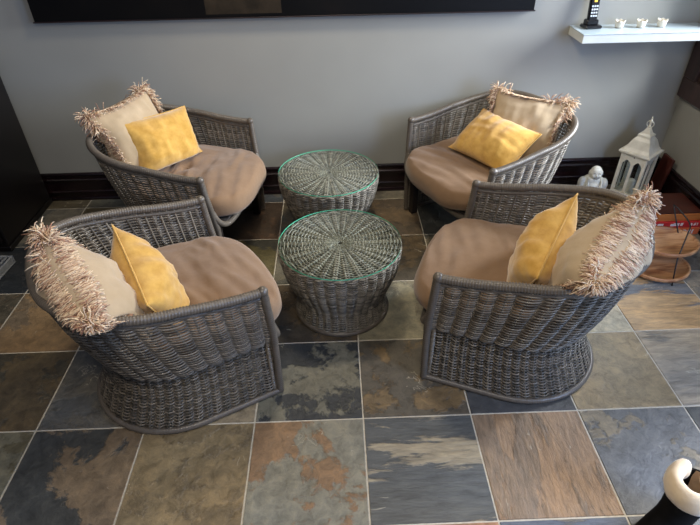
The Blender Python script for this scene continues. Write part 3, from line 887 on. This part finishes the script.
for s_ in (-1, 1):
    m = MB(); m.tube(bez((s_*.030, .0, .158), (s_*.044, -.040, .150), (s_*.034, -.062, .1), (s_*.02, -.066, .062)), .005, 8); m.build('robe_edge', M_STONE, root)
tag(root, 'small pale stone statue of a bald seated laughing monk by the baseboard', 'statue')

# ------------------------------------------------------------------ tiered wooden tray stand
root = empty('tiered_tray_stand', (2.77, .825, 0), 0)
def oval(name, cx_, cy_, z, a_, b_, rot):
    m = MB(); n = 64; vs = []; fs = []
    pr = [(.0, 0), (.94, 0), (1, .006), (1, .018), (.985, .021), (.93, .021), (.90, .018), (.89, .010), (.0, .009)]
    for (r_, h_) in pr:
        for k in range(n):
            an = 2*PI*k/n
            x, y = max(r_, .001)*a_*cos(an), max(r_, .001)*b_*sin(an)
            vs.append((cx_+x*cos(rot)-y*sin(rot), cy_+x*sin(rot)+y*cos(rot), z+h_))
    for i in range(len(pr)-1):
        for k in range(n):
            l = (k+1) % n; fs.append((i*n+k, i*n+l, (i+1)*n+l, (i+1)*n+k))
    m.add(vs, fs); return recalc(m.build(name, M_TRAY, root))
oval('lower_tray', -.055, -.002, .012, .150, .128, .2)
oval('upper_tray', -.012, .06, .112, .150, .126, .2)
for k, pts in enumerate((
        [(-.05, -.135, 0), (-.02, -.06, .10), (.035, .015, .235)]+bez((.035, .015, .235), (.045, .035, .25), (.03, .13, .27), (.02, .165, .272), 8)[1:],
        [(-.15, .10, 0), (-.14, .10, .1), (-.115, .075, .235)]+bez((-.115, .075, .235), (-.11, .1, .25), (-.03, .19, .27), (-.022, .2, .27), 8)[1:])):
    m = MB(); m.tube(pts, .0033, 7); m.build('wire_leg', M_METAL, root)
m = MB(); m.tube([(.08, .11, 0), (.09, .13, .1), (.02, .165, .272)], .0033, 7); m.build('wire_leg', M_METAL, root)
tag(root, 'two-tier round wooden tray stand with black wire frame on the slate floor', 'tray stand')

# ------------------------------------------------------------------ boxes against the right wall
def flat_box(name, M, z0, z1, mat, lab, blocks, cat='box'):
    root = empty(name)
    root.matrix_world = M
    m = MB(); m.box(-.28, 0, 0, .24, z0, z1, bev=.002); m.build('box_body', mat, root)
    for word in blocks:
        m = MB()
        for (x0, x1, a, b) in word: m.box(x0, x1, -.0012, .001, z0+(z1-z0)*a, z0+(z1-z0)*b)
        m.build('printed_word', M_PAPER, root)
    tag(root, lab, cat, 'flat boxes stacked by the right wall')
    return root
def words(seed, x0, x1, a, b):
    R_ = random.Random(seed); out = []; x = x0
    while x < x1-.01:
        w_ = R_.uniform(.003, .007)
        out.append((x, x+w_, a, a+(b-a)*R_.choice((1, 1, .75)))); x += w_+.0016
        if R_.random() < .2: x += .006
    return out
BM = RW @ Matrix.Translation((-.030, -.605, 0))
flat_box('board_game_box', BM, 0, .042, M_ORG, 'orange-red flat game box at the bottom of the stack by the right wall', [words(2, -.25, -.17, .3, .75), words(3, -.12, -.03, .2, .8)])
flat_box('board_game_box', RW @ Matrix.Translation((-.028, -.60, 0)) , .0425, .080, M_RED, 'bright red flat game box with white print, on the orange-red one', [words(4, -.26, -.2, .35, .8), words(5, -.17, -.09, .35, .8), words(7, -.06, -.01, .35, .8)])
root = empty('wooden_box'); root.matrix_world = RW @ Matrix.Translation((-.040, -.590, .0805))
m = MB(); m.box(-.235, 0, 0, .21, 0, .042, bev=.002); m.build('box_base', M_ORWD, root)
m = MB(); m.box(-.237, .001, .003, .212, .0422, .050, bev=.002); m.build('lid', M_REDWD, root)
tag(root, 'flat wooden box with dark red-brown lid on top of the red game box', 'box')

# ------------------------------------------------------------------ dark cabinet on the left
root = empty('cabinet', (0, 0, 0))
m = MB(); m.box(-1.5, -.640, 1.165, 1.69, .03, .83, bev=.004); m.build('carcass', M_CAB, root)
m = MB(); m.box(-1.52, -.625, 1.145, 1.692, .83, .855, bev=.004); m.build('top', M_CAB, root)
m = MB(); m.box(-1.5, -.632, 1.158, 1.69, 0, .03, bev=.002); m.build('plinth', M_CAB, root)
for k in range(2):
    m = MB(); x0 = -1.48+k*.42; m.box(x0, x0+.405, 1.150, 1.165, .06, .80, bev=.003); d = m.build('door', M_CAB, root)
    m = MB(); m.ball((x0+(.38 if k == 0 else .025), 1.142, .45), .011, 12, 8); m.build('knob', M_BRASS, d)
tag(root, 'tall black-brown wooden cabinet at the left edge beside the back wall', 'cabinet')
root = empty('brass_ornament', (-.64, 1.62, .8551))
m = MB(); m.lathe([(.0, 0), (.032, 0), (.034, .006), (.02, .014), (.014, .022), (.024, .03), (.036, .04), (.038, .044), (.032, .046), (.0, .036)], 28); m.build('dish', M_BRASS, root)
tag(root, 'small brass dish on the corner of the dark cabinet', 'ornament')
# grey ribbed crate
root = empty('ribbed_crate', (-.64, .985, 0), math.radians(-4))
m = MB(); m.box(-.20, .07, -.11, .08, 0, .012, bev=.003); m.box(-.2, .07, .068, .08, .012, .045, bev=.003); m.box(.058, .07, -.11, .068, .012, .045, bev=.003); m.box(-.2, .058, -.11, -.098, .012, .045, bev=.003)
m.build('tray', M_GREY, root)
for k in range(9):
    m = MB(); x = -.19+.028*k; m.box(x, x+.012, -.097, .067, .036, .042, bev=.001); m.build('slat', M_GREY, root)
tag(root, 'low grey slatted tray on the floor at the left edge before the cabinet', 'tray')

# ------------------------------------------------------------------ boots
def boot(x, y, rz, lab, ph=0):
    root = empty('sheepskin_boot', (x, y, 0), rz)
    m = MB(); n = 36; vs = []; fs = []
    # rings: (z, cx, rx, ry)   toe towards +x
    rings = [(0.0, .045, .125, .042), (.012, .045, .132, .046), (.03, .042, .130, .046), (.055, .028, .112, .045), (.08, .008, .086, .046), (.11, .0, .070, .048), (.16, .0, .064, .052), (.20, .0, .062, .054), (.225, .0, .062, .056), (.228, .0, .054, .048), (.15, 0, .050, .042)]
    for (z, cx_, rx, ry) in rings:
        for k in range(n):
            a = 2*PI*k/n; vs.append((cx_+rx*cos(a)*(1), ry*sin(a)*(1+.15*cos(a) if z < .06 else 1), z))
    for i in range(len(rings)-1):
        for k in range(n):
            l = (k+1) % n; fs.append((i*n+k, i*n+l, (i+1)*n+l, (i+1)*n+k))
    fs.append(tuple(range(n))[::-1]); m.add(vs, fs); m.build('shaft', M_BOOT, root)
    # cuff: thick rolled sheepskin, open split at the side
    m = MB(); N = 40; vs = []; fs = []; q = 14
    for i in range(N+1):
        a = ph+lerp(.2, 2*PI-.2, i/N); e = min(1, min(i, N-i)/2.5)**.5
        for k in range(q):
            b = 2*PI*k/q
            rr = .023*cos(b)*e; zz = .040*sin(b)*e
            nz = .003*noise.noise(Vector((i*.35, k*.5, x*7)))
            vs.append(((.060+rr+nz)*cos(a), (.054+rr+nz)*sin(a), .222+zz))
    for i in range(N):
        for k in range(q):
            l = (k+1) % q; fs.append((i*q+k, i*q+l, (i+1)*q+l, (i+1)*q+k))
    fs += [tuple(range(q))[::-1], tuple(N*q+k for k in range(q))]
    m.add(vs, fs); recalc(m.build('sheepskin_cuff', M_SHEEP, root))
    m = MB(); m.lathe([(.052, .228), (.050, .20), (.046, .12), (.046, .05), (.0, .045)], 28); m.build('lining', M_LINING, root)
    tag(root, lab, 'boot'); return root
boot(2.112, -.437, math.radians(205), 'black sheepskin boot with thick cream cuff, lower right corner', math.radians(62-205))

# ------------------------------------------------------------------ light
def area(name, loc, rot, sx_, sy_, power, col):
    L = bpy.data.lights.new(name, 'AREA'); L.shape = 'RECTANGLE'; L.size = sx_; L.size_y = sy_; L.energy = power; L.color = col
    o = bpy.data.objects.new(name, L); C.objects.link(o); o.location = loc
    d = Vector(rot)-Vector(loc); o.rotation_euler = d.to_track_quat('-Z', 'Y').to_euler(); return o
area('window_daylight', (4.7, 1.05, 2.0), (1.0, .7, .5), 1.7, 1.5, 430, (.97, .97, 1))
area('side_window_daylight', (3.3, -1.3, 1.3), (1.9, .5, .3), .9, 1.2, 46, (.42, .60, 1))
area('ceiling_lamp', (1.15, 1.0, 2.45), (1.15, 1.1, 0), .3, .3, 20, (1, .87, .66))
area('warm_fill_front', (1.0, -1.2, 2.5), (1.0, -.6, 0), .35, .35, 24, (1, .88, .70))  # added warm fill from the camera side, not an actual fixture
W_ = bpy.data.worlds.new('World'); bpy.context.scene.world = W_; W_.use_nodes = True
nt = W_.node_tree; bg = nt.nodes['Background']; tc = nt.nodes.new('ShaderNodeTexCoord'); sp = nt.nodes.new('ShaderNodeSeparateXYZ')
nt.links.new(tc.outputs['Generated'], sp.inputs[0])
rp = nt.nodes.new('ShaderNodeValToRGB'); mr = nt.nodes.new('ShaderNodeMapRange'); mr.inputs[1].default_value = -1; mr.inputs[2].default_value = 1
nt.links.new(sp.outputs[0], mr.inputs[0]); nt.links.new(mr.outputs[0], rp.inputs[0])
rp.color_ramp.elements[0].color = (.10, .09, .08, 1); rp.color_ramp.elements[1].color = (.42, .54, .85, 1)
nt.links.new(rp.outputs[0], bg.inputs[0]); bg.inputs[1].default_value = .5

# ------------------------------------------------------------------ camera
cam = bpy.data.cameras.new('camera'); cam.sensor_width = 36; cam.lens = 527.5/700*36; cam.clip_start = .05
co = bpy.data.objects.new('camera', cam); C.objects.link(co)
co.matrix_world = Matrix.Translation((2.837*.4, -3.0329*.4, 4.0838*.4)) @ Matrix.Rotation(-.0225, 4, 'Z') @ Matrix.Rotation(.9267, 4, 'X') @ Matrix.Rotation(-.0192, 4, 'Z')
sc = bpy.context.scene; sc.camera = co
sc.view_settings.view_transform = 'Standard'; sc.view_settings.look = 'None'; sc.view_settings.gamma = 1; sc.view_settings.exposure = .14
sc.view_settings.use_curve_mapping = False
